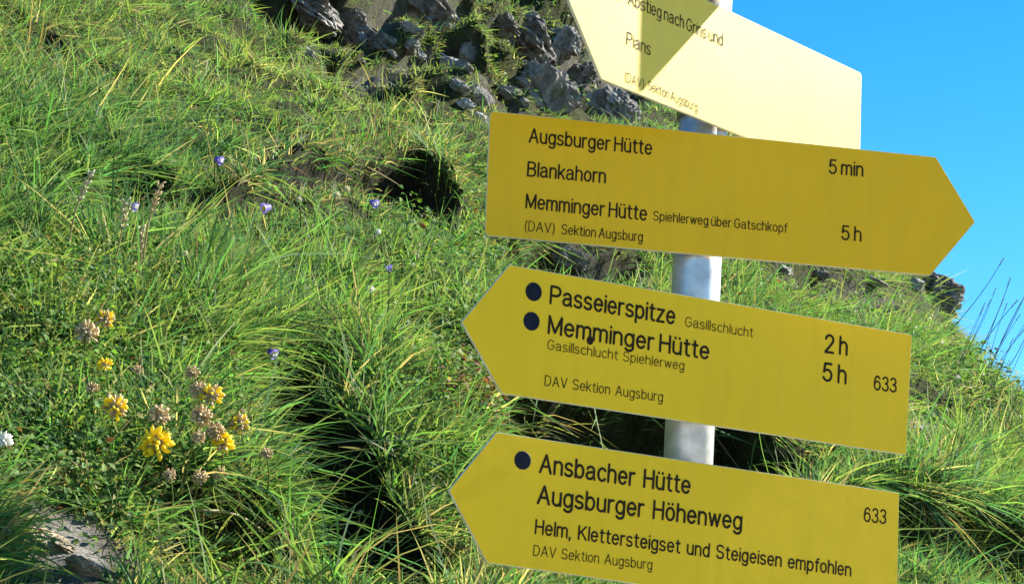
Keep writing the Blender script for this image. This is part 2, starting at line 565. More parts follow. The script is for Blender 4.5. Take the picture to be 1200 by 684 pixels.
def sign_frame(yaw, tilt, z):
    a, t = R(yaw), R(tilt)
    U = np.array([math.cos(a), math.sin(a), 0]); V = np.array([0, 0, 1.])
    U2 = math.cos(t) * U - math.sin(t) * V; V2 = math.sin(t) * U + math.cos(t) * V
    N = np.cross(U2, V2)
    O = np.array([0, 0, z + EYE]) + N * OFF
    return O, U2, V2, N


def on_sign(fr, x, y):
    O, U, V, N = fr
    d = ray(x, y)
    k = ((O - CAM_O) @ N) / (d @ N)
    P = CAM_O + d * k - O
    return P @ U, P @ V


def round_poly(pts, rs):
    """Outline with rounded corners."""
    out = []
    n = len(pts)
    for i in range(n):
        p = Vector(pts[i]); a = Vector(pts[i - 1]); c = Vector(pts[(i + 1) % n])
        r = rs[i]
        if r <= 0: out.append(p); continue
        da = (a - p).normalized(); dc = (c - p).normalized()
        for k in range(6):
            t = k / 5
            out.append((p + da * r) * (1 - t) ** 2 + p * 2 * t * (1 - t) + (p + dc * r) * t * t)
    return out


TH_S = 0.0035


def make_board(parent, outline, mat):
    bm = bmesh.new()
    f = [bm.verts.new((p.x, p.y, 0)) for p in outline]
    bk = [bm.verts.new((p.x, p.y, -TH_S)) for p in outline]
    n = len(f)
    ff = bm.faces.new(f)
    if ff.normal.z < 0: pass
    bm.faces.new(list(reversed(bk)))
    for i in range(n):
        fc = bm.faces.new((f[i], f[(i + 1) % n], bk[(i + 1) % n], bk[i]))
        fc.material_index = 1
    bmesh.ops.recalc_face_normals(bm, faces=bm.faces)
    es = [e for e in bm.edges if all(abs(v.co.z) < 1e-6 for v in e.verts)]
    bmesh.ops.bevel(bm, geom=es, offset=0.0007, segments=2, affect='EDGES', material=1)
    o = bm_obj('board', bm, mat, parent)
    o.data.materials.append(M['edge'])
    return o


def arc(cx, cy, rx, ry, a0, a1, n=12):
    return [(cx + rx * math.cos(R(a0 + (a1 - a0) * i / n)), cy + ry * math.sin(R(a0 + (a1 - a0) * i / n))) for i in range(n + 1)]


def glyphs():
    """Single-stroke router alphabet (cap height 7, x-height 5), the way such boards are engraved."""
    o = arc(1.75, 2.5, 1.75, 2.5, 90, 450, 22)
    u = [[(0, 5), (0, 1.7)] + arc(1.65, 1.7, 1.65, 1.7, 180, 360) + [(3.3, 5)], [(3.3, 1.7), (3.3, 0)]]
    dots = [[(.75, 6.55), (.75, 6.7)], [(2.6, 6.55), (2.6, 6.7)]]
    arch = [(0, 3.3)] + arc(1.65, 3.3, 1.65, 1.7, 180, 0) + [(3.3, 0)]
    return {
        'A': [[(0, 0), (2.4, 7), (4.8, 0)], [(.85, 2.4), (3.95, 2.4)]],
        'B': [[(0, 0), (0, 7), (2.3, 7)] + arc(2.3, 5.4, 1.7, 1.6, 90, -90) + [(0, 3.8)], [(2.3, 3.8)] + arc(2.3, 1.9, 2.0, 1.9, 90, -90) + [(0, 0)]],
        'D': [[(0, 0), (0, 7), (1.8, 7)] + arc(1.8, 3.5, 2.6, 3.5, 90, -90) + [(0, 0)]],
        'G': [arc(2.4, 3.5, 2.4, 3.5, 38, 335, 24) + [(4.65, 3.3), (2.7, 3.3)]],
        'H': [[(0, 0), (0, 7)], [(4.2, 0), (4.2, 7)], [(0, 3.7), (4.2, 3.7)]],
        'K': [[(0, 0), (0, 7)], [(4.1, 7), (0, 2.6)], [(1.5, 4.2), (4.4, 0)]],
        'M': [[(0, 0), (0, 7), (2.6, .5), (5.2, 7), (5.2, 0)]],
        'P': [[(0, 0), (0, 7), (2.3, 7)] + arc(2.3, 5.1, 2.0, 1.9, 90, -90) + [(0, 3.2)]],
        'S': [arc(2.15, 5.25, 1.95, 1.75, 22, 270, 14) + arc(2.15, 1.75, 2.1, 1.75, 90, -160, 14)[1:]],
        'V': [[(0, 7), (2.3, 0), (4.6, 7)]],
        'a': [arc(1.75, 3.55, 1.6, 1.45, 160, 0) + [(3.35, .9), (3.75, .05)], [(3.35, 3.0), (1.6, 2.75)] + arc(1.45, 1.37, 1.4, 1.37, 90, 270) + [(2.3, .2), (3.35, 1.2)]],
        'b': [[(0, 7), (0, 0)], o], 'd': [[(3.5, 7), (3.5, 0)], o], 'o': [o], 'p': [[(0, 5), (0, -2)], o],
        'c': [arc(1.8, 2.5, 1.8, 2.5, 42, 318, 18)],
        'e': [[(.05, 2.6), (3.5, 2.6)] + arc(1.75, 2.5, 1.75, 2.5, 2, 322, 20)],
        'f': [[(.9, 0), (.9, 5.7)] + arc(2.0, 5.7, 1.1, 1.3, 180, 85, 6), [(0, 5), (2, 5)]],
        'g': [o, [(3.5, 5), (3.5, -.4)] + arc(1.8, -.4, 1.7, 1.6, 0, -150)],
        'h': [[(0, 0), (0, 7)], arch], 'n': [[(0, 0), (0, 5)], arch],
        'i': [[(0, 0), (0, 5)], [(0, 6.6), (0, 6.75)]],
        'k': [[(0, 0), (0, 7)], [(3.1, 5), (0, 1.8)], [(1.15, 3.0), (3.3, 0)]],
        'l': [[(0, 0), (0, 7)]],
        'm': [[(0, 0), (0, 5)], [(0, 3.5)] + arc(1.4, 3.5, 1.4, 1.5, 180, 0) + [(2.8, 0)], [(2.8, 3.5)] + arc(4.2, 3.5, 1.4, 1.5, 180, 0) + [(5.6, 0)]],
        'r': [[(0, 0), (0, 5)], [(0, 3.2)] + arc(1.6, 3.2, 1.6, 1.75, 180, 75, 7)],
        's': [arc(1.6, 3.75, 1.45, 1.25, 25, 270) + arc(1.6, 1.25, 1.6, 1.25, 90, -157)[1:]],
        't': [[(.9, 6.5), (.9, 1.1)] + arc(2.0, 1.1, 1.1, 1.1, 180, 280, 6), [(0, 5), (2.1, 5)]],
        'u': u, 'ü': u + dots, 'ö': [o] + dots,
        'w': [[(0, 5), (1.25, 0), (2.5, 4.8), (3.75, 0), (5, 5)]],
        'z': [[(0, 5), (3.1, 5), (0, 0), (3.2, 0)]],
        '2': [arc(1.9, 5.15, 1.85, 1.85, 170, -38) + [(0, 0), (3.9, 0)]],
        '3': [arc(1.8, 5.3, 1.7, 1.7, 158, -90) + arc(1.8, 1.8, 1.95, 1.8, 90, -160)[1:]],
        '5': [[(3.5, 7), (.7, 7), (.25, 3.6)] + arc(1.85, 2.25, 1.95, 2.25, 138, -155, 16)],
        '6': [arc(1.9, 2.2, 1.9, 2.2, 90, 450, 20), arc(1.95, 3.4, 1.95, 3.6, 42, 180) + [(0, 2.2)]],
        '(': [arc(2.0, 2.9, 1.7, 4.7, 118, 242)], ')': [arc(-.4, 2.9, 1.7, 4.7, 62, -62)],
        ',': [[(.2, .25), (-.05, -1.2)]],
    }


GLYPH = glyphs()


def stroke(V, F, pts, hw, z):
    """One pass of the round cutter: a band along pts with round ends; breaks at sharp corners."""
    runs, cur = [], [pts[0]]
    for i in range(1, len(pts)):
        if (pts[i][0] - cur[-1][0]) ** 2 + (pts[i][1] - cur[-1][1]) ** 2 < 1e-8: continue
        cur.append(pts[i])
        if i < len(pts) - 1:
            a = math.atan2(pts[i][1] - pts[i - 1][1], pts[i][0] - pts[i - 1][0]); b = math.atan2(pts[i + 1][1] - pts[i][1], pts[i + 1][0] - pts[i][0])
            if abs((b - a + math.pi) % (2 * math.pi) - math.pi) > 0.8:
                runs.append(cur); cur = [pts[i]]
    runs.append(cur)
    for r in runs:
        z[0] += 1
        zz = 0.0004 + (z[0] % 12) * 0.00003
        n = len(r)
        if n < 2: continue
        tn = []
        for i in range(n):
            p, q = r[max(i - 1, 0)], r[min(i + 1, n - 1)]
            l_ = math.hypot(q[0] - p[0], q[1] - p[1]) or 1
            tn.append(((q[0] - p[0]) / l_, (q[1] - p[1]) / l_))
        left = [(p[0] - t[1] * hw, p[1] + t[0] * hw) for p, t in zip(r, tn)]
        right = [(p[0] + t[1] * hw, p[1] - t[0] * hw) for p, t in zip(r, tn)]
        b0 = len(V)
        V += [(x, y, zz) for x, y in left] + [(x, y, zz) for x, y in right]
        for i in range(n - 1): F.append((b0 + i, b0 + n + i, b0 + n + i + 1, b0 + i + 1))
        for e, sg in ((0, -1), (n - 1, 1)):
            a0 = math.atan2(tn[e][1] * sg, tn[e][0] * sg)
            c0 = len(V)
            V += [(r[e][0] + hw * math.cos(a0 - math.pi / 2 + math.pi * k / 6), r[e][1] + hw * math.sin(a0 - math.pi / 2 + math.pi * k / 6), zz) for k in range(7)]
            F.append(tuple(range(c0, c0 + 7)))


def make_text(parent, fr, body, left, right, cap_px, hw=0.46, mat='ink', name='lettering'):
    """One engraved line: its baseline runs from left to right (measured on the board)."""
    u0, v0 = on_sign(fr, *left); u1, v1 = on_sign(fr, *right)
    _, vc = on_sign(fr, left[0], left[1] - cap_px)
    sy = (vc - v0) / 7.0
    x = 0.0; lines = []
    for ch in body:
        if ch == ' ': x += 1.7; continue
        g_ = GLYPH[ch]
        xs = [p[0] for l_ in g_ for p in l_]
        lines += [[(p[0] - min(xs) + x, p[1]) for p in l_] for l_ in g_]
        x += max(xs) - min(xs) + (1.5 if ch in 'ilrtfk' else 1.65)
    x1 = max(p[0] for l_ in lines for p in l_)
    L = math.hypot(u1 - u0, v1 - v0)
    sx = L / x1
    ca, sa = (u1 - u0) / L, (v1 - v0) / L
    V, F, z = [], [], [0]
    for l_ in lines:
        stroke(V, F, [(u0 + px * sx * ca, v0 + px * sx * sa + py * sy) for px, py in l_], hw * sy, z)
    me = bpy.data.meshes.new(name)
    me.from_pydata(V, [], F)
    return link_mesh(name, me, M[mat], parent)


def make_dot(parent, fr, c, r_px, name='waymark_dot', mat='dot', ry=None):
    u, v = on_sign(fr, *c)
    _, v2 = on_sign(fr, c[0], c[1] - (ry or r_px)); rr = v2 - v
    u3, _ = on_sign(fr, c[0] + r_px, c[1]); rx = u3 - u
    bm = bmesh.new()
    N_ = 32
    a = [bm.verts.new((u + rx * math.cos(2 * math.pi * k / N_), v + rr * math.sin(2 * math.pi * k / N_), 0.0003)) for k in range(N_)]
    bq = [bm.verts.new((u + rx * .93 * math.cos(2 * math.pi * k / N_), v + rr * .93 * math.sin(2 * math.pi * k / N_), 0.0009)) for k in range(N_)]
    for k in range(N_):
        bm.faces.new((a[k], a[(k + 1) % N_], bq[(k + 1) % N_], bq[k]))
    bm.faces.new(bq)
    return bm_obj(name, bm, M[mat], parent)


def make_clamp(parent, dz):
    """Band round the pole with two bolts, behind the board."""
    bm = bmesh.new()
    seg = 36
    ro, ri, hh = PR + 0.0035, PR + 0.0005, 0.012
    cz = -OFF
    vs = []
    for k in range(seg):
        a = 2 * math.pi * k / seg
        x, z = math.sin(a), math.cos(a)
        zz = lambda r: min(cz + r * z, -TH_S - 0.0006)
        vs.append([bm.verts.new((ro * x, dz - hh, zz(ro))), bm.verts.new((ro * x, dz + hh, zz(ro))),
                   bm.verts.new((ri * x, dz + hh, zz(ri))), bm.verts.new((ri * x, dz - hh, zz(ri)))])
    for k in range(seg):
        a, c = vs[k], vs[(k + 1) % seg]
        for i in range(4):
            try: bm.faces.new((a[i], a[(i + 1) % 4], c[(i + 1) % 4], c[i]))
            except ValueError: pass
    return bm_obj('clamp', bm, M['steel'], parent, True)


def sign(n, label, outline_px, rs, mat, fr=None, uv=None):
    fr = fr or sign_frame(*SIGN[n])
    O, U, V, N = fr
    rot = Matrix((U, V, N)).transposed()
    root = empty('hiking_sign', O, label, 'sign', 'yellow arrow signs on the pole', rot)
    pts = uv or [on_sign(fr, *p) for p in outline_px]
    make_board(root, round_poly([(a, c, 0) for a, c in pts], rs), M[mat])
    for dz in (-0.045, 0.045): make_clamp(root, dz)
    return root, fr


# the overexposed top sign, arrow to the left (tip above the frame)
f1 = sign_frame(*SIGN[1])
bl = on_sign(f1, 705, 93); br = (0.3005, -0.0745); tr = on_sign(f1, 1010, 86)
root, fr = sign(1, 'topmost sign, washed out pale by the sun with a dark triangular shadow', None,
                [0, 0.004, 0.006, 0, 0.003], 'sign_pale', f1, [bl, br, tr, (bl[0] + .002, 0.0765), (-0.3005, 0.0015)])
make_text(root, fr, 'Abstieg nach Grins und', (736.5, 5), (846.5, 54), 14.5, 0.36)
make_text(root, fr, 'Pians', (734.5, 52), (761.5, 65), 14.5, 0.36)
make_text(root, fr, '(DAV)', (732.5, 95), (753.8, 104), 10.5, 0.32)
make_text(root, fr, 'Sektion Augsburg', (759.5, 105), (817, 131), 10.5, 0.32)
make_dot(root, fr, (722, -9), 9)

root, fr = sign(2, 'upper amber sign with arrow to the right, reading Augsburger Hütte and Blankahorn',
                [(574, 130), (568, 276), (1090, 323), (1143, 260), (1097, 184)], [.007, .007, .002, .002, .002], 'sign_amber')
make_text(root, fr, 'Augsburger Hütte', (620.4, 166.6), (763, 181), 15.8)
make_text(root, fr, 'Blankahorn', (618.4, 206), (708.8, 214.2), 16)
make_text(root, fr, 'Memminger Hütte', (616.6, 243.5), (757, 258), 16)
make_text(root, fr, 'Spiehlerweg über Gatschkopf', (765.8, 258), (922, 272.5), 10.5, .38)
make_text(root, fr, '(DAV)', (615.5, 270), (649, 273.3), 11.3, .32)
make_text(root, fr, 'Sektion Augsburg', (658.5, 274), (752.5, 283), 11, .38)
make_text(root, fr, '5 min', (972, 203), (1010.5, 206.4), 15.6)
make_text(root, fr, '5 h', (986.7, 280.4), (1008.4, 282.4), 15.8)

root, fr = sign(3, 'third sign down with arrow to the left and two dark dots, reading Passeierspitze',
                [(597, 310), (541, 377), (588, 461), (1062, 533), (1069, 392)], [.002, .002, .002, .002, .002], 'sign_yellow')
make_dot(root, fr, (625.3, 341.8), 9.6, ry=11)
make_dot(root, fr, (622.8, 376.3), 9.6, ry=11)
make_text(root, fr, 'Passeierspitze', (645, 355), (789.6, 379.2), 19.8, .54)
make_text(root, fr, 'Gasillschlucht', (803, 382), (881.8, 395), 11, .34)
make_text(root, fr, 'Memminger Hütte', (642.8, 390), (829.6, 420.3), 19.8, .54)
make_text(root, fr, 'Gasillschlucht  Spiehlerweg', (641.6, 408.8), (801, 433.4), 11, .34)
make_text(root, fr, 'DAV  Sektion  Augsburg', (638.4, 451.2), (776, 470.4), 11.6, .34)
make_text(root, fr, '2 h', (967, 412), (991.8, 415.5), 20, .52)
make_text(root, fr, '5 h', (964.7, 445.2), (990.5, 448.8), 20, .52)
make_text(root, fr, '633', (1024.5, 456), (1049.6, 459.2), 15.8)
make_dot(root, fr, (691.4, 398.8), 4.0, 'bolt_head', 'ink', ry=5.2)

root, fr = sign(4, 'lowest sign with arrow to the left and one dark dot, reading Ansbacher Hütte',
                [(582, 506), (526, 574), (571, 659), (1051, 727), (1054, 577)], [.002, .002, .002, .002, .002], 'sign_yellow')
make_dot(root, fr, (612.4, 539), 9.8, ry=11)
make_text(root, fr, 'Ansbacher  Hütte', (632.7, 552.6), (807.3, 577.6), 20.6, .54)
make_text(root, fr, 'Augsburger  Höhenweg', (630.2, 589), (868, 619.6), 20.6, .54)
make_text(root, fr, 'Helm,  Klettersteigset  und  Steigeisen  empfohlen', (627.3, 624.4), (996.4, 674.2), 15.8, .52)
make_text(root, fr, 'DAV  Sektion  Augsburg', (625, 650), (763.5, 666.8), 11.8, .34)
make_text(root, fr, '633', (1012.7, 610), (1037.5, 613), 15.8)

# the next sign up, above the frame: its corner throws the triangle of shade on the pale sign
YAW0 = 14.0
fr0 = sign_frame(YAW0, 0, 1.0)
_O, _U, _V, _N = fr0
q = []
for (x, y) in ((747, 110), (749, 45), (838, 9)):
    a, c = on_sign(f1, x, y)
    P = f1[0] + f1[1] * a + f1[2] * c
    t = ((_O - P) @ _N) / (SUN @ _N)
    Q = P + SUN * t - _O
    q.append((Q @ _U, Q @ _V))
print('CASTER', q)
(tx, ty), (ax, ay), (cx, cy) = q
sl = math.atan2(ty - cy, tx - cx)
ca, sa = math.cos(sl), math.sin(sl)
def lp(a, c): return (tx + a * ca - c * sa, ty + a * sa + c * ca)
root, fr = sign(0, 'highest sign, above the pale one, tilted on the pole', None, [.002] * 5, 'sign_yellow', fr0,
                [(tx, ty), (ax, ay), (ax + (ax - tx) * 1.1, ay + (ay - ty) * 1.1), lp(-0.34, 0.15), lp(-0.34, 0.0)])
#@@END

# ------------------------------------------------------------------ rocks
def rock_mesh(name, rx, ry, rz, seed, cuts=9, sub=4):
    rnd = random.Random(seed)
    bm = bmesh.new()
    bmesh.ops.create_icosphere(bm, subdivisions=sub, radius=1.0)
    planes = []
    for _ in range(cuts):
        n = Vector((rnd.gauss(0, 1), rnd.gauss(0, 1), rnd.gauss(0, .8))).normalized()
        planes.append((n, rnd.uniform(0.52, 0.85)))
    off = Vector((rnd.uniform(-50, 50), rnd.uniform(-50, 50), rnd.uniform(-50, 50)))
    for v in bm.verts:
        p = v.co.copy()
        for n, d in planes:
            e = p.dot(n) - d
            if e > 0: p -= n * e * 0.92
        f = mnoise.fractal(p * 1.8 + off, .8, 2.1, 6)
        q = p + 0.25 * Vector((mnoise.noise(p * 2 + off), mnoise.noise(p * 2 - off), 0))
        lay = mnoise.noise(Vector((q.x * 2.5 + q.z * 9.0, q.y * 1.5, q.z * 2)) + off)
        crack = min(1.0, abs(mnoise.noise(q * 2.6 + off * 1.7)) * 6)
        p *= 1 + 0.17 * f + 0.16 * (math.floor(lay * 4) / 4) - 0.13 * (1 - crack)
        v.co = Vector((p.x * rx, p.y * ry, p.z * rz))
    me = bpy.data.meshes.new(name)
    bm.to_mesh(me); bm.free()
    return me


def put_rock(x, y, rw, rh, mat, label, seed, tilt=0.0, group=None, sink=0.25, cat='rock', name='rock'):
    p, k = ground_at(x, y + rh * 0.5)
    if y < 150: rw, rh, tilt, sink = rw * 1.4, rh * 1.4, 0.35 + tilt * .5, sink + .16
    sx, sz = rw * k / FOC, rh * k / FOC
    big = max(rw, rh) > 14
    me = rock_mesh(name, sx, max(sx, sz) * 0.9, sz, seed, sub=5 if max(rw, rh) > 22 else (4 if big else 3))
    o = link_mesh(name, me, M[mat])
    o.location = p + Vector(NHAT) * (sz * (0.5 - sink))
    o.rotation_euler = (random.Random(seed).uniform(-.3, .3), tilt, random.Random(seed + 1).uniform(-.4, .4))
    tag(o, label, cat, group)
    return o


ROCKS = [
    (485, 8, 50, 26, 'rock_dark', 'large dark smooth boulder at the top of the slope, its face in shade', 0.1),
    (362, 4, 40, 16, 'rock_grey', 'long grey boulder cut by the upper edge, leftmost of the crag', 0.25),
    (402, 34, 34, 18, 'rock_dark', 'dark jagged rock just below the long grey boulder', 0.3),
    (446, 46, 24, 10, 'rock_dark', 'low dark slab under the large smooth boulder', 0.3),
    (478, 50, 14, 10, 'rock_grey', 'small grey rock poking from rubble under the large boulder', 0.2),
    (520, 72, 26, 7, 'rock_pale', 'thin pale slab lying slanted across the crag', 0.5),
    (545, 62, 10, 14, 'rock_grey', 'upright grey block beside the slanted pale slab', 0.1),
    (612, 38, 34, 26, 'rock_dark', 'blocky black rock above the striped slab', 0.2),
    (655, 48, 18, 20, 'rock_grey', 'grey rock right of the blocky black one', 0.3),
    (632, 106, 36, 30, 'rock_grey', 'big striped slab just above the amber sign', 0.5),
    (678, 84, 20, 24, 'rock_dark', 'dark cracked rock between striped slab and pale sign', 0.3),
    (714, 118, 24, 26, 'rock_grey', 'striped grey rock under the lower corner of the pale sign', 0.2),
    (588, 24, 16, 12, 'rock_dark', 'dark rock by the mossy cushion at the upper edge', 0.0),
    (560, 112, 16, 14, 'rock_grey', 'grey cracked rock left of the big striped slab', 0.2),
    (545, 124, 12, 7, 'rock_pale', 'pale flat stone beside the upper left corner of the amber sign', 0.2),
    (563, 139, 9, 6, 'rock_pale', 'small white stone touching the amber sign corner', 0.0),
    (1094, 338, 30, 36, 'rock_dark', 'dark cracked rock on the skyline below the arrow tip', 0.2),
    (1072, 334, 14, 12, 'rock_grey', 'grey rock beside the skyline rock', 0.1),
    (1022, 327, 20, 6, 'rock_pale', 'pale flat stone under the amber sign on the right slope', 0.15),
    (918, 314, 16, 6, 'rock_pale', 'pale stone in yellow grass right of the pole', 0.2),
    (958, 320, 16, 8, 'rock_dark', 'low dark stone under the lower edge of the amber sign', 0.2),
    (660, 300, 34, 14, 'rock_grey', 'grey rock ledge between the amber sign and the sign below', 0.3),
    (62, 632, 36, 9, 'stone_beige', 'flat beige stone at the lower left among grass', 0.45),
    (98, 664, 24, 9, 'stone_beige', 'broken beige stone at the bottom edge, lower left', 0.5),
    (1092, 486, 22, 6, 'rock_pale', 'pale weathered root like stone right of the third sign', 0.3),
]
for i, (x, y, rw, rh, mt, lb, tl) in enumerate(ROCKS):
    put_rock(x, y, rw, rh, mt, lb, 100 + i, tl)
rr_ = random.Random(5)
for i in range(34):
    while True:
        x, y = rr_.uniform(350, 745), rr_.uniform(8, 140)
        if abs(y - (20 + (x - 350) * 0.25)) < 45: break
    s = rr_.uniform(3, 9)
    put_rock(x, y, s * rr_.uniform(1, 1.8), s * .8, rr_.choice(['rock_dark', 'rock_grey', 'rock_grey', 'rock_pale']),
             'small loose stone among the dark rocks of the crag', 300 + i, rr_.uniform(-.4, .5), 'loose stones on the crag', 0.38, 'stone', 'stone')


# ------------------------------------------------------------------ flowers and stalks
def stalk_mesh(bm, p0, p1, r0, r1, bend=(0, 0, 0), seg=6, n=7):
    p0, p1, bd = Vector(p0), Vector(p1), Vector(bend)
    pts = [p0.lerp(p1, i / (n - 1)) + bd * math.sin(math.pi * i / (n - 1)) for i in range(n)]
    add_tube(bm, pts, [r0 + (r1 - r0) * i / (n - 1) for i in range(n)], seg)
    return pts


def petal(bm, base, d, ln, wd, th=0.25):
    """A small pointed, hooded floret along d."""
    d = Vector(d).normalized()
    a = d.orthogonal().normalized(); c = d.cross(a)
    rings = []
    for t, w in ((0, .35), (.3, .8), (.6, 1.0), (.85, .7)):
        ctr = Vector(base) + d * ln * t + a * ln * .18 * t * t
        rings.append([bm.verts.new(ctr + (a * math.cos(k * math.pi / 3) * wd * w * .7 + c * math.sin(k * math.pi / 3) * wd * w)) for k in range(6)])
    tip = bm.verts.new(Vector(base) + d * ln + a * ln * .25)
    for r0, r1 in zip(rings, rings[1:]):
        for k in range(6): bm.faces.new((r0[k], r0[(k + 1) % 6], r1[(k + 1) % 6], r1[k]))
    for k in range(6): bm.faces.new((rings[-1][k], rings[-1][(k + 1) % 6], tip))
    bm.faces.new(list(reversed(rings[0])))


def leaf_shape(bm, base, d, side, ln, wd):
    """A lance-shaped leaf blade, folded along its rib and arched."""
    d = Vector(d).normalized(); s = Vector(side); s = (s - d * s.dot(d)).normalized(); n = d.cross(s)
    L, C, Rr = [], [], []
    for t, w in ((0, .08), (.2, .7), (.45, 1), (.75, .7), (1, .02)):
        p = Vector(base) + d * ln * t - Vector((0, 0, 1)) * ln * .35 * t * t
        C.append(bm.verts.new(p)); L.append(bm.verts.new(p + s * wd * w + n * wd * w * .3)); Rr.append(bm.verts.new(p - s * wd * w + n * wd * w * .3))
    for i in range(4):
        bm.faces.new((L[i], C[i], C[i + 1], L[i + 1])); bm.faces.new((C[i], Rr[i], Rr[i + 1], C[i + 1]))


HEADS = []


def plant(name, x, y, stem_px, lean_px, label, cat, group, seed, build_head, stem_mat='greenstem', leaves=3, stem_w=1.5, near=0.08):
    """A plant whose head stands over (x, y) on a stem rooted in the slope below it."""
    rnd = random.Random(seed)
    g, k = ground_at(x + lean_px, y + stem_px)
    mm = k / FOC                                # metres per photo pixel at that distance
    d = ray(x, y)
    HEADS.append((x, y, 6))
    hp = Vector(CAM_O + d * (k - near))         # head point, a little this side of the root
    root = empty(name, g, label, cat, group)
    hp = hp - g
    bm = bmesh.new()
    bend = Vector((rnd.uniform(-1, 1), rnd.uniform(-1, 1), 0)) * hp.length * .08
    pts = stalk_mesh(bm, (0, 0, -0.02), hp, stem_w * mm * .75, stem_w * mm * .5, bend)
    bm_obj('stem', bm, M[stem_mat], root, True)
    build_head(root, hp, (pts[-1] - pts[-2]).normalized(), mm, rnd)
    for i in range(leaves):
        bm = bmesh.new()
        a = rnd.uniform(0, 6.28); t = pts[1 + i % (len(pts) - 3)]
        leaf_shape(bm, t, (math.cos(a), math.sin(a), .5), (-math.sin(a), math.cos(a), 0), rnd.uniform(14, 22) * mm, rnd.uniform(2.6, 4) * mm)
        bm_obj('leaf', bm, M['leaf'], root, True)
    return root


def vetch_head(r_px, mats):
    def build(root, hp, ax, mm, rnd):
        r = r_px * mm * 1.25
        a = ax.orthogonal().normalized(); c = ax.cross(a)
        bmc = bmesh.new(); bms = {m_: bmesh.new() for m_ in set(mats)}
        n = 46 if r_px > 8 else 28
        for i in range(n):
            f = (i + .5) / n
            pol = math.acos(1 - 1.55 * f); az = i * 2.39996 + rnd.uniform(-.2, .2)
            d = ax * math.cos(pol) + (a * math.cos(az) + c * math.sin(az)) * math.sin(pol)
            d = (d + Vector((rnd.gauss(0, .15), rnd.gauss(0, .15), rnd.gauss(0, .15)))).normalized()
            m_ = mats[rnd.randrange(len(mats))]
            petal(bmc, hp, d, r * .62, r * .15)
            petal(bms[m_], hp + d * r * .45, d + ax * .25, r * rnd.uniform(.5, .75), r * .17)
        bm_obj('calyx', bmc, M['calyx'], root, True)
        for m_, b_ in bms.items(): bm_obj('flower_head' if m_ == mats[0] else 'faded_florets', b_, M[m_], root, True)
    return build


def bell_head(r_px, mat, extra=None):
    def build(root, hp, ax, mm, rnd):
        bm = bmesh.new(); r = r_px * mm
        a = Vector((rnd.choice((-1, 1)) * rnd.uniform(.6, 1), -.35, -.3)).normalized()
        b1 = a.orthogonal().normalized(); c1 = a.cross(b1)
        rings = []
        for t, w in ((0, .2), (.25, .65), (.7, .7), (1.1, 1.05)):
            row = []
            for k in range(10):
                an = 2 * math.pi * k / 10
                ww = w * (1.12 if k % 2 == 0 and t > 1 else 1)
                row.append(bm.verts.new(hp + a * r * 1.5 * (t + (.16 if k % 2 == 0 and t > 1 else 0)) + (b1 * math.cos(an) + c1 * math.sin(an)) * r * ww))
            rings.append(row)
        for r0, r1 in zip(rings, rings[1:]):
            for k in range(10): bm.faces.new((r0[k], r0[(k + 1) % 10], r1[(k + 1) % 10], r1[k]))
        bm.faces.new(rings[0])
        bm_obj('petals', bm, M[mat], root, True)
        if extra:
            bm = bmesh.new()
            for i in range(6):
                an = i * 1.05
                petal(bm, hp + a * r * .8, a + (b1 * math.cos(an) + c1 * math.sin(an)) * .35, r * 1.3, r * .22)
            bm_obj('flower_centre', bm, M[extra], root, True)
    return build


def globe_head(r_px, mat, n=40):
    def build(root, hp, ax, mm, rnd):
        bm = bmesh.new(); r = r_px * mm
        for i in range(n):
            z = 1 - 1.7 * (i + .5) / n; az = i * 2.39996
            s = math.sqrt(max(0, 1 - z * z))
            petal(bm, hp, (s * math.cos(az), s * math.sin(az), z), r * rnd.uniform(.85, 1.1), r * .16)
        bm_obj('flower_head', bm, M[mat], root, True)
    return build


def spike_head(r_px, ln_px, mat):
    """Loose grass spikelets along the top of a stalk."""
    def build(root, hp, ax, mm, rnd):
        bm = bmesh.new()
        n = 14
        for i in range(n):
            t = i / (n - 1); an = i * 2.4
            a = ax.orthogonal().normalized(); c = ax.cross(a)
            p = hp - ax * ln_px * mm * t
            d = ax + (a * math.cos(an) + c * math.sin(an)) * .7
            petal(bm, p, d, r_px * mm * 1.5, r_px * mm * .3)
        bm_obj('seed_head', bm, M[mat], root, True)
    return build


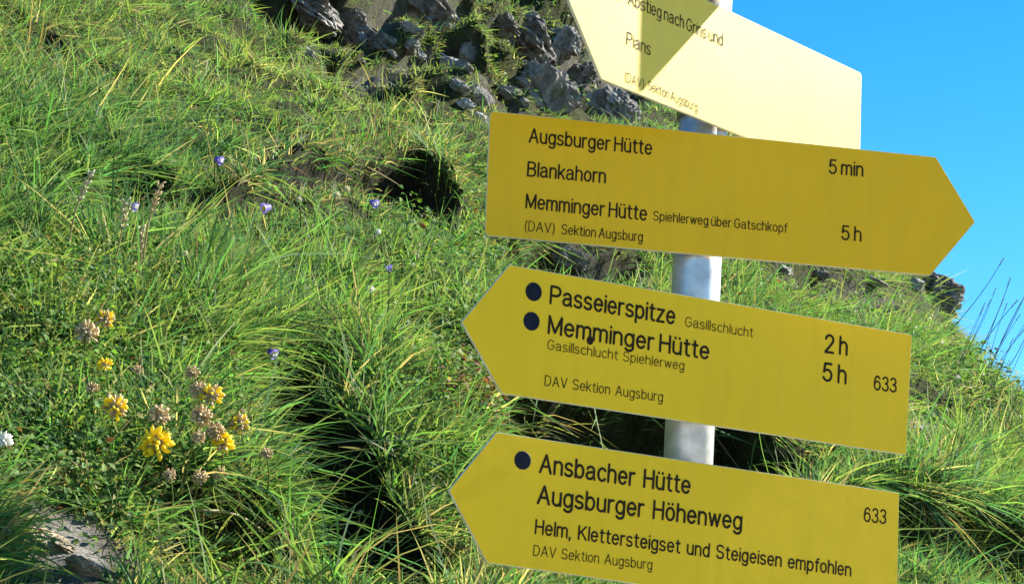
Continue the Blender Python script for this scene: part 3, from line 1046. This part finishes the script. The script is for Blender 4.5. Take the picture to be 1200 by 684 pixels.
VG = 'yellow vetch flowers on the near slope'
VETCH = [  # x, y, radius px, florets, label
    (183, 520, 15, ['yellow'], 'largest bright yellow flower head, low at the left'),
    (262, 519, 10, ['yellow', 'yellow', 'tan'], 'yellow flower head with some tan florets, right of the largest yellow one'),
    (123, 428, 7.5, ['yellow'], 'small clear yellow flower head alone beside grass'),
    (123, 375, 9, ['yellow', 'tan'], 'uppermost orange yellow flower head, half faded'),
    (134, 477, 12, ['yellow', 'yellow', 'tan'], 'yellow flower head below the small clear yellow one'),
    (248, 464, 11, ['tan', 'yellow'], 'half faded flower head with yellow tip, topmost right in its patch'),
    (280, 497, 10, ['tan', 'tan', 'yellow'], 'peach coloured fading flower head on the right of the patch'),
    (101, 390, 13, ['tan'], 'brown withered flower head beside the uppermost orange one'),
    (186, 487, 12, ['tan'], 'long brown withered flower head above the largest yellow one'),
    (225, 437, 8, ['tan'], 'highest small brown head of the flower patch'),
    (233, 458, 10, ['tan'], 'brown head left of the half faded yellow tipped one'),
    (236, 488, 12, ['tan'], 'brown withered head in the middle of the patch'),
    (252, 505, 10, ['tan'], 'brown head right above the yellow and tan one'),
    (232, 512, 8, ['tan'], 'brown head left of the yellow and tan one'),
    (234, 559, 9, ['tan'], 'tan head low in the patch over dark grass'),
    (257, 556, 9, ['tan'], 'tan head low in the patch, right of its twin'),
    (312, 531, 7, ['tan'], 'small tan head apart from the patch, on the right'),
    (330, 545, 8, ['tan'], 'peach head farthest right by the dark gully'),
    (199, 556, 7, ['tan'], 'small pinkish head under the largest yellow flower'),
    (108, 455, 7, ['tan'], 'small brown head left of the mid yellow flower'),
    (161, 434, 6, ['tan'], 'tiny tan head between the two yellow groups'),
]
for i, (x, y, r, mats, lb) in enumerate(VETCH):
    if 'yellow' not in mats: r *= 0.85
    plant('vetch_flower', x, y, 55, random.Random(i).uniform(-14, 14), lb, 'flower', VG, 500 + i, vetch_head(r, mats))
BG_ = 'violet wild flowers'
for i, (x, y, r, mt, ex, sp_, lb) in enumerate([
    (314, 411, 6, 'violet', 'white', 40, 'deep violet flower with white centre over the dark gully'),
    (318, 242, 6, 'lilac', 'yellow', 30, 'lilac flower with yellow beak at the left end of the ledge'),
    (252, 186, 5, 'violet', 'white', 35, 'violet and white flower highest up on the left'),
    (434, 236, 5, 'lilac', 'white', 28, 'pale lilac flower in front of the dark ledge'),
    (451, 312, 4, 'lilac', None, 25, 'tiny blue flower in the sunny grass below the ledge'),
    (152, 240, 5, 'lilac', 'white', 40, 'greyish lilac flower among seed stalks on the left slope'),
]):
    plant('violet_flower', x, y, sp_, 4, lb, 'flower', BG_, 600 + i, bell_head(r, mt, ex), leaves=2, near=0.16)
plant('clover_flower', 5, 516, 60, 4, 'round white flower head at the left edge', 'flower', None, 640, globe_head(11, 'white'), leaves=2)
for i, (x, y, r, lb) in enumerate([
    (394, 229, 5.5, 'round cream flower in front of the dark ledge'), (406, 222, 4.5, 'smaller cream flower just above the round cream one'),
    (350, 234, 4, 'single yellowish bud at the left of the dark ledge'), (217, 297, 4, 'cream bud on the left slope by a long stalk'),
    (443, 272, 4, 'white speck of a flower under the pale lilac one'), (434, 339, 5, 'white flower low in the sunny grass')]):
    plant('cream_flower', x, y, 32, 3, lb, 'flower', 'cream flowers on the slope', 660 + i, globe_head(r, 'cream' if i < 4 else 'white', 24), leaves=1, near=0.16)
for i, (x, y, s_, ln, mt, sm, lb) in enumerate([
    (422, 600, 58, -14, 'cream', 'stalk', 'budded stalk over the gully, left of the pair'),
    (445, 622, 52, -18, 'cream', 'stalk', 'budded stalk over the gully, right of the pair'),
    (410, 172, 55, -8, 'cream', 'stalk', 'thin bright stalk rising in front of the dark ledge')]):
    plant('budded_stalk', x, y, s_, ln, lb, 'stalk', 'budded stalks', 680 + i, globe_head(4 if i < 2 else 2.5, mt, 18), sm, 0, 2.0)
for i, (x, y, s_, ln, lb) in enumerate([
    (187, 218, 130, -16, 'tall pale grass stalk on the left slope, spikelets beside the lilac flower'),
    (147, 238, 95, -26, 'leaning silvery seed head left of the tall pale stalk'),
    (165, 268, 70, -10, 'short seed head under the leaning silvery one'),
    (105, 205, 120, -20, 'thin brown seed stalk at the upper left')]):
    plant('seed_stalk', x, y, s_, ln, lb, 'grass stalk', 'seed stalks on the left slope', 700 + i, spike_head(6, 34, 'calyx' if i else 'tan'), 'stalk', 1, 1.8)
for i, (x, y, s_, ln, lb) in enumerate([
    (1176, 303, 60, -62, 'long bent grass stalk against the sky, nearest the arrow tip'),
    (1192, 352, 70, -52, 'dark grass stalk against the sky, left of the right edge cluster'),
    (1184, 326, 95, -44, 'tallest dark stalk of the cluster against the sky'),
    (1204, 340, 90, -50, 'dark stalk at the right edge against the sky'),
    (1212, 366, 60, -40, 'low dark stalk at the right edge against the sky'),
    (1200, 386, 45, -34, 'lowest dark stalk at the right edge on the skyline'),
    (1216, 322, 110, -58, 'stalk leaning in from beyond the right edge')]):
    plant('grass_stalk', x, y, s_, ln, lb, 'grass stalk', 'dark grass stalks on the skyline', 720 + i, spike_head(1.4, 12, 'darkstem'), 'darkstem', 0, 0.7)
rs_ = random.Random(77)
for i in range(11):
    x = 1150 + i * 6.5 + rs_.uniform(-3, 3)
    plant('grass_stalk', x, 424 + (x - 1180) * .62 - rs_.uniform(28, 80), rs_.uniform(75, 120), -rs_.uniform(18, 50),
          'thin grass stalk in the sparse spray against the sky at right', 'grass stalk', 'thin grass stalks on the skyline', 740 + i, spike_head(1.1, 10, 'darkstem'), 'darkstem', 0, 0.5)
# a pale dead twig lying in the dark hollow at the bottom
g0, k0 = ground_at(205, 640); g1, k1 = ground_at(302, 672)
bm = bmesh.new()
up_ = Vector(NHAT) * 0.05
stalk_mesh(bm, Vector((0, 0, 0)), g1 - g0, .0022, .0012, Vector(NHAT) * .015)
stalk_mesh(bm, (g1 - g0) * .75 + Vector(NHAT) * .01, (g1 - g0) * .8 + Vector((0.012, 0, .03)), .0012, .0006, (0, 0, 0), 5, 4)
o = bm_obj('dead_twig', bm, M['stalk'], None, True)
o.location = g0 + up_
tag(o, 'pale dead twig lying across the dark hollow at the bottom', 'twig')

# ------------------------------------------------------------------ grass
LUSH = np.array([(.094, .195, .046), (.064, .152, .056), (.170, .240, .052), (.150, .178, .058), (.360, .300, .140), (.150, .100, .050), (.070, .130, .055)])


def grass_weights(px, py, nz):
    n = len(px)
    w = np.zeros((n, len(LUSH)))
    w[:, 0] = 1.0
    w[:, 1] = 0.35 + 1.6 * blob(px, py, 200, 260, 190, 120) + 1.0 * blob(px, py, 380, 380, 150, 110) + 1.0 * blob(px, py, 1100, 620, 120, 80) + 1.2 * blob(px, py, 80, 120, 120, 60)
    w[:, 2] = 0.35 + 1.5 * blob(px, py, 30, 360, 130, 90) + 1.2 * blob(px, py, 380, 90, 170, 80) + 1.0 * blob(px, py, 960, 340, 200, 60) + 1.2 * blob(px, py, 1130, 430, 120, 70) + 1.2 * blob(px, py, 350, 640, 80, 60) + .8 * blob(px, py, 510, 400, 100, 80)
    w[:, 3] = 0.25 + 1.0 * blob(px, py, 480, 60, 260, 110) + .8 * blob(px, py, 250, 50, 220, 70) + 1.0 * blob(px, py, 930, 330, 200, 60)
    w[:, 4] = 0.09 + .5 * blob(px, py, 480, 110, 160, 80) + .4 * blob(px, py, 190, 110, 60, 40) + .9 * blob(px, py, 560, 660, 70, 50) + .7 * blob(px, py, 1090, 485, 60, 40) + .5 * blob(px, py, 980, 330, 160, 30) + .8 * blob(px, py, 70, 640, 90, 50) + .7 * blob(px, py, 940, 545, 90, 35) + .5 * blob(px, py, 520, 190, 60, 40)
    w[:, 5] = 0.045 + .4 * blob(px, py, 410, 210, 130, 40) + .4 * blob(px, py, 560, 490, 60, 30)
    w[:, 6] = 0.25
    w *= (0.35 + 1.3 * nz)
    return w / w.sum(1, keepdims=True)


def length_map(px, py):
    L = 0.056 + 0 * px
    L = L + 0.026 * blob(px, py, 190, 300, 130, 110) - 0.02 * blob(px, py, 330, 190, 90, 50) + 0.02 * blob(px, py, 400, 440, 130, 130) + 0.04 * blob(px, py, 1080, 590, 140, 60)
    L = L + 0.02 * blob(px, py, 60, 150, 90, 90) + 0.02 * blob(px, py, 900, 380, 260, 80) + 0.03 * blob(px, py, 280, 630, 80, 50)
    L = L - 0.02 * blob(px, py, 60, 460, 120, 130) - 0.02 * blob(px, py, 520, 460, 60, 60) - 0.04 * blob(px, py, 95, 690, 110, 80)
    L = L - 0.02 * blob(px, py, 600, 70, 170, 80) - 0.03 * blob(px, py, 410, 250, 110, 30)
    return np.clip(L, 0.025, 0.2)


def make_blades(px, py, per, seed, spread_px=13, scale=1.0, wscale=1.0, force=None, keep=None):
    g = np.random.default_rng(seed)
    T = len(px)
    cu, cv, ck = from_map(px, py)
    b = bare_map(px, py) if keep is None else 1 - keep
    cnt = np.maximum(0, (per * g.uniform(.6, 1.4, T) * np.clip(1 - b, 0, 1) + .3).astype(int))
    idx = np.repeat(np.arange(T), cnt)
    N_ = len(idx)
    # scatter round the tussock centre (slope metres)
    rad_ = np.abs(g.normal(0, 1, N_)) * spread_px * ck[idx] / FOC
    ang = g.uniform(0, 2 * np.pi, N_)
    ou, ov = np.cos(ang), np.sin(ang)
    u = cu[idx] + ou * rad_; v = cv[idx] + ov * rad_ * 1.6
    x, y, z = to_map(u, v)
    if keep is None:
        live = g.random(N_) > bare_map(x, y) * 0.95
        idx, ou, ov, u, v, x, y = idx[live], ou[live], ov[live], u[live], v[live], x[live], y[live]
        N_ = len(idx)
    P = surf(u, v)
    k = ck[idx]
    L = length_map(x, y) * np.exp(g.normal(0, .30, N_)) * scale * 0.79
    tl = np.exp(g.normal(0, .36, T)); L = L * tl[idx]
    # direction
    flow = fbm(u * 1.7, v * 1.7, 91, 3) * 2 * np.pi * 2
    tang = g.normal(0, 1, T)
    up = np.array([0, 0, 1.0])
    out = ou[:, None] * UA + ov[:, None] * VA
    down = -VA * 0.8 + UA * 0.35
    fl = np.cos(flow)[:, None] * UA + np.sin(flow)[:, None] * VA
    tln = g.normal(0, .38, (T, 3))
    D = up * 0.7 + NHAT * 0.3 + out * g.uniform(.1, .9, N_)[:, None] + down * 0.12 + fl * 0.08 + tln[idx] + g.normal(0, .36, (N_, 3))
    D /= np.linalg.norm(D, axis=1, keepdims=True)
    droop = g.uniform(.15, .95, N_)[:, None] * (down * .25 + fl * .12 - up * .5 + out * .35 + tln[idx] * .35 + g.normal(0, .32, (N_, 3)))
    side = np.cross(D, g.normal(0, 1, (N_, 3))); side /= np.linalg.norm(side, axis=1, keepdims=True)
    wid = np.maximum(g.uniform(.0010, .0022, N_) * wscale, 0.5 * k / FOC * g.uniform(.7, 1.3, N_))
    ts = np.array([0, .28, .55, .8, 1.0]); ws = np.array([.75, 1, .85, .55, 0])
    V = np.empty((N_, 9, 3), np.float32)
    P = P - NHAT * 0.012
    for i, (t, w_) in enumerate(zip(ts, ws)):
        c = P + (D * t + droop * (t * t)) * L[:, None]
        if i < 4:
            V[:, 2 * i] = c - side * (wid * w_)[:, None]; V[:, 2 * i + 1] = c + side * (wid * w_)[:, None]
        else: V[:, 8] = c
    # colour: each tussock leans to one kind of grass, each blade varies
    nz = np.stack([fbm(cu * 1.6 + 3 * j, cv * 1.6, 120 + 7 * j, 3) for j in range(len(LUSH))], 1)
    nz = np.clip((nz - .3) / .4, 0, 1)
    wts = grass_weights(px, py, nz)
    cum = np.cumsum(wts, 1)
    pick_t = (g.random(T)[:, None] > cum).sum(1).clip(0, len(LUSH) - 1)
    pick_b = (g.random(N_)[:, None] > cum[idx]).sum(1).clip(0, len(LUSH) - 1)
    pick = np.where(g.random(N_) < .6, pick_t[idx], pick_b)
    if force is not None: pick = np.where(g.random(N_) < force[1], force[0], pick)
    base = LUSH[pick] * np.exp(g.normal(0, .22, N_))[:, None] * np.array([1, 1, 1]) * (1 + g.normal(0, .08, (N_, 3)))
    tipc = np.array([.33, .29, .12])
    dry = (g.random(N_) < .24)[:, None] * .55
    Cc = np.empty((N_, 9, 3), np.float32)
    for i in range(9):
        t = ts[min(i // 2, 4)]
        Cc[:, i] = base * (1 - dry * t * t) + tipc * dry * t * t
    q = np.array([0, 1, 3, 2, 2, 3, 5, 4, 4, 5, 7, 6, 6, 7, 8])
    loops = (np.arange(N_)[:, None] * 9 + q).ravel()
    sizes = np.tile([4, 4, 4, 3], N_)
    return V.reshape(-1, 3), loops, sizes, Cc.reshape(-1, 3)


g = np.random.default_rng(3)
NT = 27000
tx_ = g.uniform(-260, 1460, NT); ty_ = g.uniform(-60, 900, NT)
tu, tv, tk = from_map(tx_, ty_)
s_r = ridge_side(tu, tv)
ok = (tk > 0.6) & (tk < 40) & (s_r < 1.2)
ok &= (ty_ < 760) & (g.random(NT) < np.where(ty_ > 720, .6, 1))
ok &= g.random(NT) > 0.3 * blob(tx_, ty_, 600, 70, 140, 60)
for (hx_, hy_, r_) in HEADS:                 # the flowers stand clear of the densest grass
    ok &= ~((np.abs(tx_ - hx_) < r_ + 5) & (ty_ > hy_ - 8) & (ty_ < hy_ + 75) & (g.random(NT) < .45))
tx_, ty_ = tx_[ok], ty_[ok]
vb = make_blades(tx_, ty_, 34, 8)
gm = np_mesh('grass', vb[0], vb[1], vb[2], vb[3])
tag(link_mesh('grass', gm, M['grass']), 'long alpine grass in green and yellow tussocks all over the slope', 'grass', None, 'stuff')
print('GRASS', len(vb[2]) // 4)

# short moss and cushion grass between the rocks of the crag
mx_, my_ = g.normal(560, 105, 3600), g.normal(62, 48, 3600)
cp = fbm(mx_ / 34, my_ / 22, 207, 3)
okm = (my_ > -40) & (mx_ > 340) & (mx_ < 800) & (cp > .40)
vb = make_blades(mx_[okm], my_[okm], 26, 29, spread_px=9, scale=.45, wscale=1.0, force=(3, .55), keep=np.ones(okm.sum()))
tag(link_mesh('cushion_grass', np_mesh('cushion_grass', *vb), M['grass']), 'short mossy cushions of grass between the rocks of the crag', 'grass', None, 'stuff')
lx_, ly_ = g.uniform(600, 800, 500), g.uniform(-40, 40, 500)
okm = ly_ < (lx_ - 600) * .9 - 8
vb = make_blades(lx_[okm], ly_[okm], 30, 30, spread_px=12, scale=.8, force=(0, .6), keep=np.ones(okm.sum()))
tag(link_mesh('slope_grass', np_mesh('slope_grass', *vb), M['grass']), 'bright green grass on the slope behind the pale sign', 'grass', None, 'stuff')

# dead grass and roots hanging in the bare hollows
hx, hy, hk = [], [], []
for (x0, x1, f, n) in ((600, 900, lambda x: 472 + (x - 600) * .11, 190), (280, 545, lambda x: 206 + abs(x - 410) * .16 + g.uniform(-8, 16), 420),
                       (320, 500, lambda x: 430 + (x - 320) * 1.1, 60), (220, 340, lambda x: 620 + g.uniform(0, 50), 70),
                       (900, 1200, lambda x: 535 + (x - 900) * .33, 90)):
    for _ in range(n):
        x = g.uniform(x0, x1); hx.append(x); hy.append(f(x) + g.normal(0, 10)); hk.append(1.0)
vb = make_blades(np.array(hx), np.array(hy), 12, 19, spread_px=10, scale=0.95, wscale=.8, force=(4, .32), keep=np.array(hk))
gm = np_mesh('dry_grass', vb[0], vb[1], vb[2], vb[3])
tag(link_mesh('dry_grass', gm, M['grass']), 'dead straw coloured grass hanging over the dark hollows', 'grass', None, 'stuff')

# low broad-leaved herbs between the grass
def make_herbs(n, seed):
    g = np.random.default_rng(seed)
    spots = [(60, 440, 110, 110), (520, 440, 60, 70), (560, 492, 45, 20), (120, 570, 130, 60), (1150, 420, 90, 60), (60, 340, 90, 50), (640, 60, 80, 50), (540, 300, 70, 60), (960, 340, 140, 40)]
    wt_ = np.array([5, 3, 2.0, 4, 2, 3, 2, 3, 2]); wt_ /= wt_.sum()
    si = g.choice(len(spots), n, p=wt_)
    sp_ = np.array(spots, float)[si]
    x = sp_[:, 0] + g.normal(0, .7, n) * sp_[:, 2]; y = sp_[:, 1] + g.normal(0, .7, n) * sp_[:, 3]
    u, v, k = from_map(x, y)
    P = surf(u, v) + NHAT * (g.uniform(.01, .07, n))[:, None]
    a = g.uniform(0, 6.28, n)
    D = np.cos(a)[:, None] * UA + np.sin(a)[:, None] * VA + NHAT * g.uniform(-.1, .9, n)[:, None]
    D /= np.linalg.norm(D, axis=1, keepdims=True)
    Sd = np.cross(D, NHAT + g.normal(0, .4, (n, 3))); Sd /= np.linalg.norm(Sd, axis=1, keepdims=True)
    Nn = np.cross(Sd, D)
    L = g.uniform(.005, .012, n) * np.clip(k / 2.6, 1, 2.2); Wd = L * g.uniform(.22, .38, n)
    V = np.empty((n, 8, 3), np.float32)
    for j, (t, w, s) in enumerate(((0, .1, 1), (.0, .1, -1), (.35, 1, 1), (.35, 1, -1), (.7, .8, 1), (.7, .8, -1), (1, 0, 0), (.5, 0, 0))):
        V[:, j] = P + D * (L * t)[:, None] + Sd * (Wd * w * s)[:, None] + Nn * (Wd * .35 * w - L * .3 * t * t)[:, None]
    q = np.array([0, 2, 7, 7, 3, 1, 2, 4, 7, 7, 5, 3, 4, 6, 7, 7, 6, 5, 0, 7, 1])
    loops = (np.arange(n)[:, None] * 8 + q).ravel()
    pal = np.array([(.08, .17, .025), (.13, .20, .03), (.05, .12, .03), (.17, .07, .03), (.22, .21, .05)])
    pr = np.where((si == 2)[:, None], np.array([.3, .1, .1, .4, .1]), np.array([.42, .28, .2, .03, .07]))
    pk = (g.random(n)[:, None] > np.cumsum(pr, 1)).sum(1).clip(0, 4)
    C = np.repeat((pal[pk] * np.exp(g.normal(0, .2, n))[:, None])[:, None], 8, 1)
    return V.reshape(-1, 3), loops, np.full(n * 7, 3), C.reshape(-1, 3)


vb = make_herbs(10000, 23)
tag(link_mesh('herb_leaves', np_mesh('herb_leaves', *vb), M['grass']), 'small round leaved herbs growing low between the grass tussocks', 'herbs', None, 'stuff')
